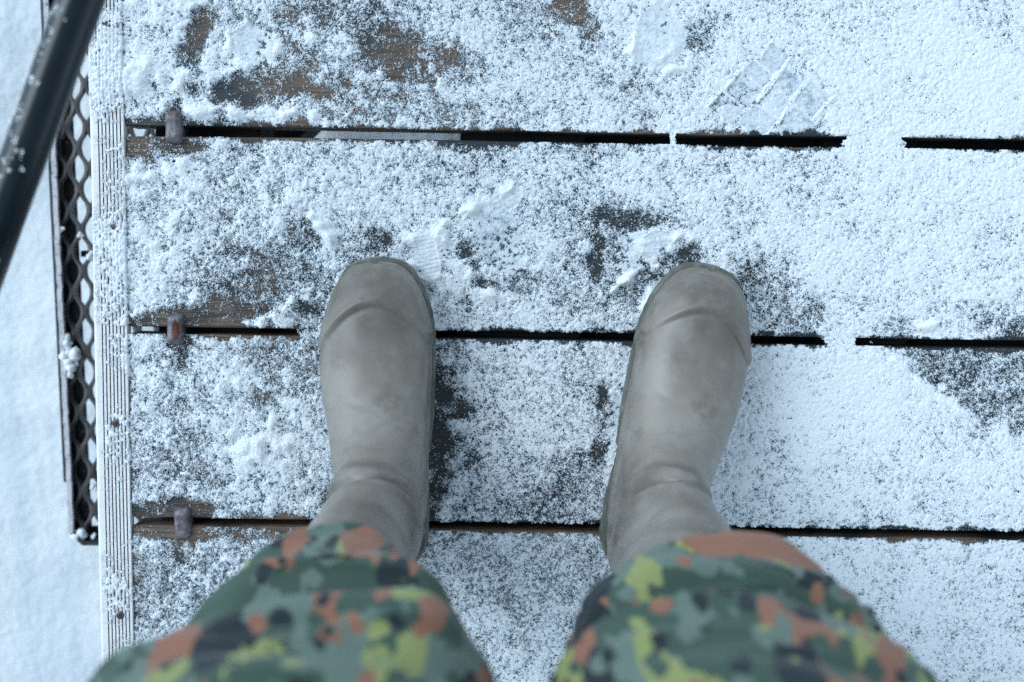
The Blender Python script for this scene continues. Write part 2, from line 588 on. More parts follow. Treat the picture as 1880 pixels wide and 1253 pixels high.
def make_profile():
    pts = [(X_STRIP0, -0.045), (X_STRIP0, ZT - 0.002), (X_STRIP0 + 0.001, ZT - 0.0006)]
    mats = [0, 0]
    cur = []
    for (a, b, g) in ribs:
        if g:
            cur += [(a, ZT), (a + 0.0004, ZT - 0.0030), (b - 0.0004, ZT - 0.0030), (b, ZT)]
    pts += [(X_STRIP0 + 0.003, ZT)] + cur + [(X_STRIP1, ZT), (X_STRIP1, -0.008), (X_STRIP0 + 0.004, -0.008), (X_STRIP0 + 0.004, -0.045)]
    bm = bmesh.new()
    n = 90
    rows = []
    for k in range(n + 1):
        y = DY0 + (DY1 - DY0) * k / n
        wob = 0.0004 * math.sin(y * 11)
        rows.append([bm.verts.new((px + wob, y, pz)) for px, pz in pts])
    m_ = len(pts)
    for q, s in zip(rows, rows[1:]):
        for k in range(m_):
            f = bm.faces.new((q[k], q[(k + 1) % m_], s[(k + 1) % m_], s[k]))
            za, zb = pts[k][1], pts[(k + 1) % m_][1]
            inside = pts[k][0] > X_STRIP0 + 0.004 and pts[(k + 1) % m_][0] < X_STRIP1
            if inside and min(za, zb) < ZT - 0.002 and min(za, zb) > -0.005: f.material_index = 1
    bm.faces.new(rows[0][::-1]); bm.faces.new(rows[-1])
    me = bpy.data.meshes.new('edge_profile')
    bmesh.ops.recalc_face_normals(bm, faces=bm.faces)
    bm.to_mesh(me); bm.free()
    me.materials.append(PROFILE); me.materials.append(DIRT)
    return link_mesh('edge_profile', me, None, deck)


profile = make_profile()


def screw_mesh():
    bm = bmesh.new()
    n = 24
    rad = [(0.0001, 0.0022), (0.0030, 0.0021), (0.0046, 0.0014), (0.0052, 0.0004), (0.0053, -0.003)]
    rings = []
    for r, z in rad:
        rings.append([bm.verts.new((r * math.cos(2 * math.pi * k / n), r * math.sin(2 * math.pi * k / n), z)) for k in range(n)])
    for q, s in zip(rings, rings[1:]):
        for k in range(n): bm.faces.new((q[k], q[(k + 1) % n], s[(k + 1) % n], s[k]))
    bm.faces.new(rings[0])
    for p in bm.faces: p.smooth = True
    me = bpy.data.meshes.new('screw')
    bmesh.ops.recalc_face_normals(bm, faces=bm.faces)
    bm.to_mesh(me); bm.free()
    me.materials.append(SCREW)
    return me


def cross_mesh():
    bm = bmesh.new()
    box(bm, -0.0026, 0.0026, -0.0005, 0.0005, 0.0017, 0.00235)
    box(bm, -0.0005, 0.0005, -0.0026, -0.0006, 0.0017, 0.00235)
    box(bm, -0.0005, 0.0005, 0.0006, 0.0026, 0.0017, 0.00235)
    me = bpy.data.meshes.new('cross_slot')
    bm.to_mesh(me); bm.free()
    me.materials.append(DIRT)
    return me


screw_me, cross_me = screw_mesh(), cross_mesh()
screw_spots = [P(197, 43, ZT), P(209, 420, ZT), P(213, 778, ZT), P(221, 1130, ZT)]
for p in screw_spots + [Vector((-0.414, y, ZT)) for y in (0.66, 0.98, -0.62, -0.95)]:
    o = bpy.data.objects.new('screw', screw_me); C.objects.link(o); o.parent = profile
    o.location = (p.x, p.y, ZT - 0.0013); o.rotation_euler = (0, 0, random.uniform(0, 1.5))
    me2 = cross_me
    # the recess is a pressed cross in the same head
    c = bpy.data.objects.new('cross_recess', me2); C.objects.link(c); c.parent = profile
    c.location = o.location; c.rotation_euler = o.rotation_euler

# ------------------------------------------------------------------ snow lying on the deck
clip_px = [(320, 234), (323, 604), (336, 960)]
# bare or thin places: (cx, cy, rx, ry, turn degrees, depth, edge)   all in photograph pixels on the deck
BARE = [
    (490, 163, 100, 30, 0, 3.4, .5), (430, 160, 34, 26, 10, 4.5, .3), (560, 110, 75, 55, 20, 1.7, .8),
    (362, 48, 15, 44, 18, 3.6, .4), (345, 98, 22, 20, 10, 3.4, .4), (388, 22, 14, 26, 10, 2.6, .5),
    (735, 100, 105, 42, 14, 2.9, .7), (690, 105, 40, 30, 0, 2.4, .5), (830, 130, 60, 40, 20, 1.7, .8),
    (780, 195, 130, 34, 8, 1.9, .8), (650, 30, 120, 40, 6, 1.7, .8), (590, 40, 60, 22, 10, 1.6, .7), (660, 215, 60, 14, 0, 1.8, .7),
    (1045, 15, 38, 26, 30, 3.0, .5), (1090, 48, 24, 22, 30, 1.8, .6), (1297, 62, 34, 32, -20, 2.4, .6), (1225, 50, 16, 30, -10, 1.2, .7),
    (960, 60, 80, 60, 0, 0.7, .9), (900, 215, 120, 40, 0, 0.9, .9), (1180, 190, 60, 60, 0, .4, .9),
    (300, 270, 75, 18, 0, 3.6, .4), (270, 225, 34, 8, 0, 2.6, .5), (320, 235, 26, 44, 0, 3.2, .4), (420, 228, 80, 8, 0, 2.0, .6),
    (860, 265, 80, 14, 0, 2.2, .6), (840, 300, 80, 30, 0, 1.1, .8), (740, 300, 50, 34, 0, 1.0, .8), (1050, 275, 120, 14, 0, 1.1, .7),
    (480, 525, 125, 42, -14, 2.1, .7), (385, 575, 130, 24, -6, 3.2, .5), (300, 590, 70, 18, 0, 3.4, .4), (325, 604, 28, 46, 0, 3.2, .4),
    (560, 430, 32, 40, -20, 2.3, .6), (545, 480, 50, 40, 0, 1.5, .8), (540, 570, 70, 18, 0, 1.6, .7), (420, 480, 70, 26, -10, 1.3, .8),
    (700, 442, 18, 20, 0, 2.1, .6), (650, 470, 30, 24, 0, 1.5, .7),
    (862, 480, 14, 30, -28, 2.6, .5), (900, 525, 34, 15, 30, 3.0, .5), (955, 525, 44, 22, -10, 2.0, .7), (930, 470, 50, 40, 0, .9, .8),
    (1096, 450, 17, 66, 2, 3.4, .5), (1150, 402, 66, 17, 4, 2.7, .6), (1045, 440, 40, 50, 0, 1.0, .8), (1130, 470, 34, 40, 0, 1.7, .7),
    (1270, 478, 20, 22, 20, 2.8, .5), (1215, 490, 30, 18, -25, 2.4, .6), (1150, 520, 40, 34, -20, 1.5, .8),
    (1412, 530, 50, 56, 20, 2.5, .7), (1440, 575, 60, 34, 0, 1.7, .8), (1390, 480, 34, 30, 0, 1.3, .8),
    (1690, 600, 95, 20, -8, 2.1, .6), (1800, 590, 90, 26, 6, 2.1, .7), (1868, 605, 40, 24, 0, 3.0, .5), (1770, 568, 60, 12, -14, 2.0, .6),
    (790, 772, 60, 150, 3, 3.3, .5), (812, 730, 26, 50, -10, 3.4, .7), (815, 800, 20, 50, 8, 3.2, .7), (800, 890, 24, 50, 0, 2.0, .7), (840, 660, 30, 40, 20, 1.6, .7),
    (860, 940, 130, 40, 0, .8, .8), (1000, 940, 120, 34, 0, .8, .8),
    (1106, 735, 10, 22, 10, 2.8, .5), (1099, 828, 12, 28, 6, 2.8, .5), (1112, 780, 14, 60, 6, 1.2, .7), (1060, 900, 50, 60, 0, .9, .8),
    (350, 800, 34, 24, 20, 1.8, .7), (485, 720, 34, 20, 0, 1.3, .8), (480, 655, 50, 26, 0, 1.6, .7), (300, 660, 50, 22, 0, 1.5, .7),
    (560, 690, 24, 60, 0, 1.3, .7), (330, 720, 60, 40, 0, .8, .8),
    (330, 940, 90, 22, 0, 3.3, .4), (300, 978, 70, 14, 0, 3.3, .4), (336, 960, 27, 44, 0, 3.2, .4), (470, 955, 110, 12, 0, 2.0, .6), (460, 980, 110, 10, 0, 2.2, .6),
    (300, 850, 80, 40, 0, .7, .9), (960, 1100, 200, 120, 0, .9, .9), (300, 1060, 120, 60, 0, .6, .9),
    (1500, 960, 120, 16, 0, .9, .8), (1350, 940, 60, 30, 0, .8, .8),
]
# ridges and heaps pushed up by boots: (x0, y0, x1, y1, width, height)
HEAP = [
    (1163, 670, 1192, 592, 7, 2.2), (1192, 592, 1236, 524, 7, 2.4), (1236, 524, 1292, 487, 7, 2.2), (1330, 492, 1362, 524, 6, 1.6), (742, 490, 784, 566, 6, 1.8), (784, 566, 797, 650, 6, 1.8), (640, 500, 600, 560, 6, 1.2),
    (575, 398, 612, 442, 9, 4.4), (815, 412, 868, 386, 7, 4.6), (806, 425, 850, 480, 12, 4.0), (850, 480, 905, 545, 14, 3.0),
    (760, 440, 790, 500, 26, 2.2), (905, 366, 938, 342, 6, 4.6), (1105, 540, 1160, 508, 8, 4.0), (1185, 455, 1255, 440, 15, 3.0),
    (1210, 470, 1235, 440, 14, 2.2), (1168, 40, 1160, 102, 10, 2.8), (1228, 118, 1232, 120, 26, 2.6), (1170, 20, 1220, 0, 14, 1.6),
    (700, 60, 720, 20, 16, 1.6), (780, 118, 785, 120, 15, 2.6), (800, 150, 803, 152, 12, 2.2), (500, 90, 560, 70, 26, 1.5),
    (1110, 718, 1135, 720, 6, 2.2), (1690, 600, 1716, 596, 12, 2.6), (470, 600, 575, 540, 12, 1.4), (1000, 500, 1040, 560, 16, 1.2),
    (420, 830, 520, 810, 24, 1.4), (430, 690, 500, 760, 26, 1.2), (250, 160, 330, 180, 30, 1.3), (350, 210, 600, 215, 12, 1.9),
    (240, 330, 330, 310, 26, 1.2), (1210, 490, 1185, 570, 9, 2.4), (1170, 590, 1180, 680, 7, 1.8), (790, 560, 795, 640, 7, 1.8), (575, 910, 580, 915, 10, 2.2),
    (1640, 660, 1720, 735, 9, 1.2), (1720, 735, 1800, 775, 8, 1.2), (700, 140, 720, 150, 13, 1.6), (640, 210, 700, 225, 10, 1.4),
]

# trodden smooth places: (cx, cy, rx, ry, turn, rib pitch, rib height)
PRESS = [(915, 440, 46, 66, -18, 30, 0.25), (1165, 465, 50, 44, -25, 26, 0.3), (782, 468, 24, 50, -14, 7.5, 0.35), (1205, 66, 52, 56, 10, 34, 0.3),
         (1130, 785, 16, 66, 6, 24, 0.3), (470, 84, 40, 34, 20, 7.5, 0.35), (930, 368, 34, 22, -30, 9, 0.3), (1210, 440, 30, 16, -10, 9, 0.2)]


def ellipse_px(PX, PY, e, warp):
    cx, cy, rx, ry, ang, depth, soft = e
    a = R(ang)
    dx, dy = PX - cx, PY - cy
    u = (dx * math.cos(a) + dy * math.sin(a)) / rx
    w = (-dx * math.sin(a) + dy * math.cos(a)) / ry
    d = np.sqrt(u * u + w * w) + warp
    return depth * 1.06 * (1 - sstep(1 - soft * 0.85, 1 + soft * 1.0, d))


def snow_height(X, Y, cell, seed, detailed=True):
    """thickness of the snow in millimetres on the deck (negative = bare)"""
    PX, PY = to_px(X, Y)
    sh = X.shape
    k = 0.001 / cell
    broad = gnoise(sh, 45 * k, seed)
    clump = gnoise(sh, 13 * k, seed + 1)
    mid = gnoise(sh, 3.6 * k + 0.3, seed + 2)
    fin = gnoise(sh, max(1.15 * k, 0.4), seed + 3)
    raw = gnoise(sh, max(0.62 * k, 0.3), seed + 6)
    warp = 0.22 * gnoise(sh, 14 * k, seed + 4) + 0.20 * gnoise(sh, 4.5 * k + 0.3, seed + 5)
    # more snow to the upper right, thinner bottom and left
    base = 1.20 + 1.05 * sstep(850, 1550, PX) - 0.45 * sstep(780, 1050, PY) * (1 - 0.55 * sstep(1200, 1700, PX)) + 0.25 * sstep(420, 250, PX)
    mean = base + 0.26 * broad + 0.30 * clump
    heap = np.zeros_like(mean)
    press = np.zeros_like(mean)
    if detailed:
        bare = np.zeros_like(mean)
        for e in BARE: bare = np.maximum(bare, ellipse_px(PX, PY, e, warp)) + 0.18 * np.minimum(bare, ellipse_px(PX, PY, e, warp))
        # big trodden wedge on the right with a clean edge towards the feet
        ex = np.interp(PX, [1560, 1620, 1700, 1760, 1820, 1880, 2000], [640, 650, 722, 765, 782, 792, 800])
        wed = sstep(9, -9, PY - ex + 7 * warp * 6) * sstep(1600, 1690, PX) * sstep(625, 640, PY)
        bare = np.maximum(bare, wed * (2.5 + 0.6 * clump))
        wed2 = sstep(1420, 1700, PX) * 0
        mean = mean - bare + wed2
        heap = np.zeros_like(mean)
        for x0, y0, x1, y1, wd, h in HEAP:
            L2 = max((x1 - x0) ** 2 + (y1 - y0) ** 2, 1.0)
            t = np.clip(((PX - x0) * (x1 - x0) + (PY - y0) * (y1 - y0)) / L2, 0, 1)
            d = np.hypot(PX - x0 - t * (x1 - x0), PY - y0 - t * (y1 - y0)) / wd + 0.9 * warp
            heap = np.maximum(heap, h * np.exp(-np.clip(d, 0, 9) ** 2 * 1.1) * np.clip(0.62 + 0.55 * mid + 0.3 * clump, 0.05, 1.5))
        mean = mean + heap
    lf = sstep(900, 350, PX)
    h = mean + (0.28 + 0.22 * lf) * mid + 0.62 * fin + 0.40 * raw
    if detailed:
        # sharp boot print with square lugs, upper right
        ux, uy = -0.63, 0.777
        vx, vy = 0.777, 0.63
        U = (PX - 1422) * ux + (PY - 84) * uy
        Vv = (PX - 1422) * vx + (PY - 84) * vy
        broad2 = gnoise(sh, 9 * k, seed + 9)
        blocks = [(0, 42, -2, 34), (46, 74, -14, 34), (78, 122, -16, 36), (128, 162, -20, 30),
                  (20, 58, 44, 84), (62, 100, 44, 90), (104, 150, 40, 92), (10, 60, 92, 138), (66, 120, 98, 150), (124, 150, 98, 130)]
        for (u0, u1, v0, v1) in blocks:
            du = np.minimum(U - u0, u1 - U); dv = np.minimum(Vv - v0, v1 - Vv)
            d = np.minimum(du, dv) + 3.5 * warp
            ins = sstep(-1, 2, d)
            flat = 0.9 + 0.25 * clump + 0.30 * fin - 1.0 * sstep(0.35, 0.9, broad2 + 0.6 * clump)
            h = h * (1 - ins) + flat * ins
            press = np.maximum(press, ins * sstep(-0.2, 0.5, 0.9 + 0.25 * clump - 1.0 * sstep(0.35, 0.9, broad2 + 0.6 * clump)))
            rim = np.exp(-((d - 0.3) / 1.9) ** 2) * sstep(-0.6, 0.7, broad2 + 0.5 * clump)
            h = h - rim * 1.5
            wall = np.exp(-((d + 4.0) / 2.6) ** 2)
            heap = np.maximum(heap, wall * np.clip(0.75 + 0.5 * mid + 0.5 * broad2, 0, 1.4))
        ring = np.abs(np.hypot((PX - 1448), (PY - 190)) - 70)
        h = h - 1.3 * np.exp(-(ring / 3.5) ** 2) * sstep(1480, 1500, PX) * sstep(120, 150, PY)
        # faint ribbed tread prints and smooth trodden places
        for cx, cy, rx, ry, ang, pitch_, amp_ in PRESS:
            a = R(ang)
            u = (PX - cx) * math.cos(a) + (PY - cy) * math.sin(a)
            w = -(PX - cx) * math.sin(a) + (PY - cy) * math.cos(a)
            d = np.sqrt((u / rx) ** 2 + (w / ry) ** 2) + 0.35 * warp
            ins = (1 - sstep(0.8, 1.05, d)) * sstep(-0.5, 0.3, h + 0.3)
            stripe = np.sin(w * 2 * math.pi / pitch_)
            h = h * (1 - ins * 0.85) + (1.15 + amp_ * stripe + 0.22 * fin + 0.3 * clump) * ins * 0.85
            press = np.maximum(press, ins * 0.85)
            heap = np.maximum(heap, 1.1 * np.exp(-((d - 1.05) / 0.10) ** 2) * sstep(-0.4, 0.6, warp * 3 + clump))
    return h, PX, PY, (broad, clump, mid, fin, raw, warp, heap, press)


def snow_grid(x0, x1, y0, y1, cell, seed, hole=None, detailed=True):
    xs = np.arange(x0, x1 + cell * 0.5, cell)
    ys = np.arange(y0, y1 + cell * 0.5, cell)
    X, Y = np.meshgrid(xs, ys)
    h, PX, PY, (broad, clump, mid, fin, raw, warp, heap, press) = snow_height(X, Y, cell, seed, detailed)
    # fall off at the edges of every board
    Yw = Y
    gap = np.full(X.shape, 1.0)
    for ys_, w in seams:
        gap = np.minimum(gap, np.abs(Yw - ys_) - w / 2)
    # bridges of snow across the gaps
    bridge = np.zeros_like(h)
    for cx, cy, rx, ry in ((1598, 262, 52, 22), (1235, 256, 8, 24), (1552, 626, 42, 20), (1180, 620, 16, 20), (575, 608, 18, 17)):
        d = np.sqrt(((PX - cx) / rx) ** 2 + ((PY - cy) / ry) ** 2) + 0.7 * warp + 0.10 * fin + 0.10 * mid
        bridge = np.maximum(bridge, 1 - sstep(0.75, 1.15, d))
    edge = sstep(0.0042, -0.0004, gap + 0.0016 * clump + 0.0009 * mid + 0.0006 * fin)
    h = h - edge * 4.2 * (1 - bridge) + bridge * 0.4
    in_gap = (gap < -0.0002) & (bridge < 0.35)
    # the ribbed strip: snow only in clumps
    on_strip = X < X_STRIP1 + 0.0008
    t = (PY / 1253)
    strip_cover = -0.30 + 1.25 * clump + 0.8 * broad - 0.9 * sstep(0.78, 0.93, t) + 0.7 * np.exp(-((PX - 235) / 14) ** 2) \
        + 1.0 * np.exp(-((PY - 150) / 90) ** 2) + .8 * np.exp(-((PY - 500) / 90) ** 2) + .8 * np.exp(-((PY - 1010) / 40) ** 2) \
        - 2.0 * sstep(198, 184, PX - (PY - 626) * 0.0185)
    hs_ = strip_cover + 0.5 * mid + 0.7 * fin + 0.3 * raw
    for p in screw_spots:
        hs_ = hs_ - 1.6 * np.exp(-(((X - p.x) ** 2 + (Y - p.y) ** 2) / 0.0050 ** 2)) + 1.1 * np.exp(-((np.hypot(X - p.x, Y - p.y) - 0.0085) / 0.004) ** 2)
    gidx = np.zeros(X.shape, bool)
    for (a, b, g) in ribs:
        if g: gidx |= (X > a) & (X < b)
    hs_ = np.where(gidx, hs_ - 1.5 + 0.9 * fin, hs_)
    h = np.where(on_strip, hs_ + 0.0, h)
    h = np.where((X > X_STRIP1 - 0.0002) & (X < X_PL0 + 0.001), h - 0.5, h)
    # pressed flat under the boots (those soles stand on the boards)
    zoff = np.where(on_strip, ZT, 0.0)
    low = h - np.where(on_strip, 0, 0.22 * fin + 0.25 * raw)
    lf = sstep(900, 350, PX)
    fluff = np.where(on_strip, 0, lf * (0.0011 * np.clip(clump, 0, 3) + 0.0008 * np.clip(mid, 0, 3)) * sstep(0, 1.2, h) * (1 - press))
    Z = zoff + (0.0007 + np.clip(low, -0.7, 9) * 0.00062) + fluff + heap * 0.0009 + np.where(bridge > 0.35, -0.0006, 0)
    Z = np.where(np.isfinite(Z), Z, 0)
    jit = 0.28 * cell
    g = np.random.default_rng(seed + 50)
    XX = X + g.uniform(-jit, jit, X.shape)
    YY = Y + g.uniform(-jit, jit, X.shape)
    okb = ~in_gap & (X > X_STRIP0 + 0.0005) & (X < X_PL1 - 0.002)
    if hole is not None:
        hx0, hx1, hy0, hy1 = hole
        okb &= ~((X > hx0) & (X < hx1) & (Y > hy0) & (Y < hy1))
    ny, nx = X.shape
    i = np.arange(ny * nx).reshape(ny, nx)
    F = np.stack([i[:-1, :-1], i[:-1, 1:], i[1:, 1:], i[1:, :-1]], -1).reshape(-1, 4)
    hf = h.ravel()[F].mean(1) * 1.0 + (1.05 if detailed else 0.7) * g.standard_normal(len(F)) * 1.1 * (1 - 0.75 * press.ravel()[F[:, 0]]) * np.where(on_strip.ravel()[F[:, 0]], 0.45, 1.0)
    okf = okb.ravel()[F].all(1)
    keep = okf & (hf > np.where(on_strip.ravel()[F[:, 0]], 0.0, -0.80 if detailed else -0.4))
    kf = F[keep][:, 0]
    F = F[keep]
    V = np.stack([XX, YY, Z], -1).reshape(-1, 3)
    used = np.unique(F)
    remap = np.full(len(V), -1, np.int64)
    remap[used] = np.arange(len(used))
    strip_f, press_f = on_strip.ravel()[kf], press.ravel()[kf]
    tf = np.clip((hf[keep] + 0.85) / 3.7, 0, 1)
    tf = tf * (1 - press_f) + np.clip(0.46 + 0.05 * clump.ravel()[kf] + 0.07 * fin.ravel()[kf] + 0.05 * g.standard_normal(len(kf)), 0, 1) * press_f + heap.ravel()[kf] * 0.10
    tf = np.where(strip_f, 0.72 + 0.15 * fin.ravel()[kf], tf)
    return V[used], remap[F], (X, Y, Z, h, okb), tf


INNER = (-0.4390, 0.585, -0.392, 0.392)
V1, F1, field, T1 = snow_grid(INNER[0], INNER[1], INNER[2], INNER[3], 0.00093, 101)
V2, F2, _, T2 = snow_grid(-0.4390, X_PL1 - 0.004, DY0 + 0.006, DY1 - 0.006, 0.005, 301,
                      hole=(INNER[0] - 1, INNER[1] - 0.004, INNER[2] + 0.004, INNER[3] - 0.004), detailed=False)
me = np_mesh('snow', np.vstack([V1, V2]), np.vstack([F1, F2 + len(V1)]), smooth=False)


def set_thickness(me, T):
    a = me.attributes.new('thickness', 'FLOAT', 'FACE')
    a.data.foreach_set('value', np.ascontiguousarray(T, dtype=np.float32))


set_thickness(me, np.concatenate([T1, T2]))
tag(link_mesh('snow', me, SNOW), 'thin patchy snow covering the wooden deck boards', kind='stuff')


def flakes():
    """loose crystals lying on the snow and on the bare boards"""
    X, Y, Z, h, ok = field
    g = np.random.default_rng(5)
    PX, PY = to_px(X, Y)
    seamd = np.full(X.shape, 1.0)
    for ys_, w in seams: seamd = np.minimum(seamd, np.abs(Y - ys_) - w / 2)
    wgt = np.where((seamd > 0.001) & (X > X_STRIP0 + 0.002), 1.0, 0.0)
    # a veil of tiny crystals where the snow thins out, larger needles on the thick snow
    veil = wgt * np.where(h < -2.4, 0.03, np.where(h < -1.2, 0.22, np.where(h < 0.4, 1.0, 0.05)))
    wgt = wgt * np.where(h < -1.6, 0.10, np.where(h < -0.2, 0.5, 1.0)) * (0.55 + 1.2 * sstep(750, 250, PX) + 0.5 * sstep(700, 1000, PY))
    N1, N = 105000, 330000
    idx = np.concatenate([g.choice(wgt.size, N1, p=(wgt / wgt.sum()).ravel()), g.choice(wgt.size, N - N1, p=(veil / veil.sum()).ravel())])
    c = np.stack([X.ravel()[idx], Y.ravel()[idx], np.where(h.ravel()[idx] > 0, Z.ravel()[idx], np.where(X.ravel()[idx] < X_STRIP1, ZT, 0)) + g.uniform(0.0001, 0.0008, N)], -1)
    c[:, :2] += g.uniform(-0.0006, 0.0006, (N, 2))
    small = (np.arange(N) >= N1)[:, None]
    d = g.standard_normal((N, 3)); d[:, 2] *= 0.45
    d /= np.linalg.norm(d, axis=1)[:, None]
    e = np.cross(d, g.standard_normal((N, 3)))
    e /= np.linalg.norm(e, axis=1)[:, None]
    L = g.uniform(0.0005, 0.0013, N)[:, None]
    w = g.uniform(0.00018, 0.00042, N)[:, None]
    L = np.where(small, L * 0.52, L)
    w = np.where(small, w * 0.85, w)
    V = np.stack([c - d * L, c - e * w, c + d * L, c + e * w], 1).reshape(-1, 3)
    F = np.arange(4 * N).reshape(N, 4)
    fm = np_mesh('snow_flakes', V, F, False)
    set_thickness(fm, np.where(small[:, 0], 0.42, 0.80))
    tag(link_mesh('snow_flakes', fm, SNOW), 'loose snow crystals scattered over the deck', kind='stuff')


flakes()


# ------------------------------------------------------------------ steel clips across the gaps
def clip_mesh():
    """a bent bar: rounded strap on top, ends turned down into the boards"""
    bm = bmesh.new()
    hw, hl = 0.0088, 0.0178
    n_l, n_w = 26, 14
    rows = []
    for i in range(n_l + 1):
        t = -1 + 2 * i / n_l
        row = []
        for j in range(n_w + 1):
            s = -1 + 2 * j / n_w
            # rounded rectangle outline and a domed, slightly hollowed top
            x = hw * s * (1 - 0.10 * abs(t) ** 8)
            y = hl * t
            z = 0.0068 - 0.0105 * abs(t) ** 7 - 0.0060 * abs(s) ** 4.5 - 0.0006 * math.cos(t * 5)
            row.append(bm.verts.new((x, y, z)))
        rows.append(row)
    for q, s in zip(rows, rows[1:]):
        for j in range(n_w):
            f = bm.faces.new((q[j], q[j + 1], s[j + 1], s[j])); f.smooth = True
    # skirt down into the wood
    per = [rows[0][j] for j in range(n_w + 1)] + [rows[i][n_w] for i in range(1, n_l + 1)] + \
          [rows[n_l][j] for j in range(n_w - 1, -1, -1)] + [rows[i][0] for i in range(n_l - 1, 0, -1)]
    low = [bm.verts.new((v.co.x * 0.96, v.co.y * 0.98, -0.010)) for v in per]
    for k in range(len(per)):
        bm.faces.new((per[k], low[k], low[(k + 1) % len(per)], per[(k + 1) % len(per)]))
    bm.faces.new(low)
    me = bpy.data.meshes.new('strap')
    bmesh.ops.recalc_face_normals(bm, faces=bm.faces)
    bm.to_mesh(me); bm.free()
    me.materials.append(STEEL)
    return me


def shank_mesh():
    bm = bmesh.new()
    box(bm, -0.004, 0.004, -0.0032, 0.0032, -0.060, -0.0101, 0.001)
    me = bpy.data.meshes.new('shank')
    bm.to_mesh(me); bm.free()
    me.materials.append(STEEL)
    return me


strap_me, shank_me = clip_mesh(), shank_mesh()
clip_labels = ['grey steel clip half buried in snow across the uppermost gap between boards',
               'steel clip with a red rust streak across the middle gap left of the boots',
               'dull grey steel clip on bare brown wood across the lowest gap near the trousers']
clip0 = None
for (px, py), lab, off in zip(clip_px, clip_labels, ((0, 0, 0), (0.4, 0.1, 0.2), (1.1, 0.7, 0.3))):
    p = P(px, py, 0.0)
    o = empty('metal_clip', (p.x, p.y, 0.001), R(random.uniform(-1.5, 1.5)))
    tag(o, lab, 'metal clip', 'steel clips across the board gaps')
    me_s = strap_me.copy()
    me_s.materials[0] = {0.0: STEEL, 0.4: STEEL_STREAK, 1.1: STEEL_DULL}[off[0]]
    for nm, me in (('strap', me_s), ('shank', shank_me)):
        c = bpy.data.objects.new(nm, me); C.objects.link(c); c.parent = o


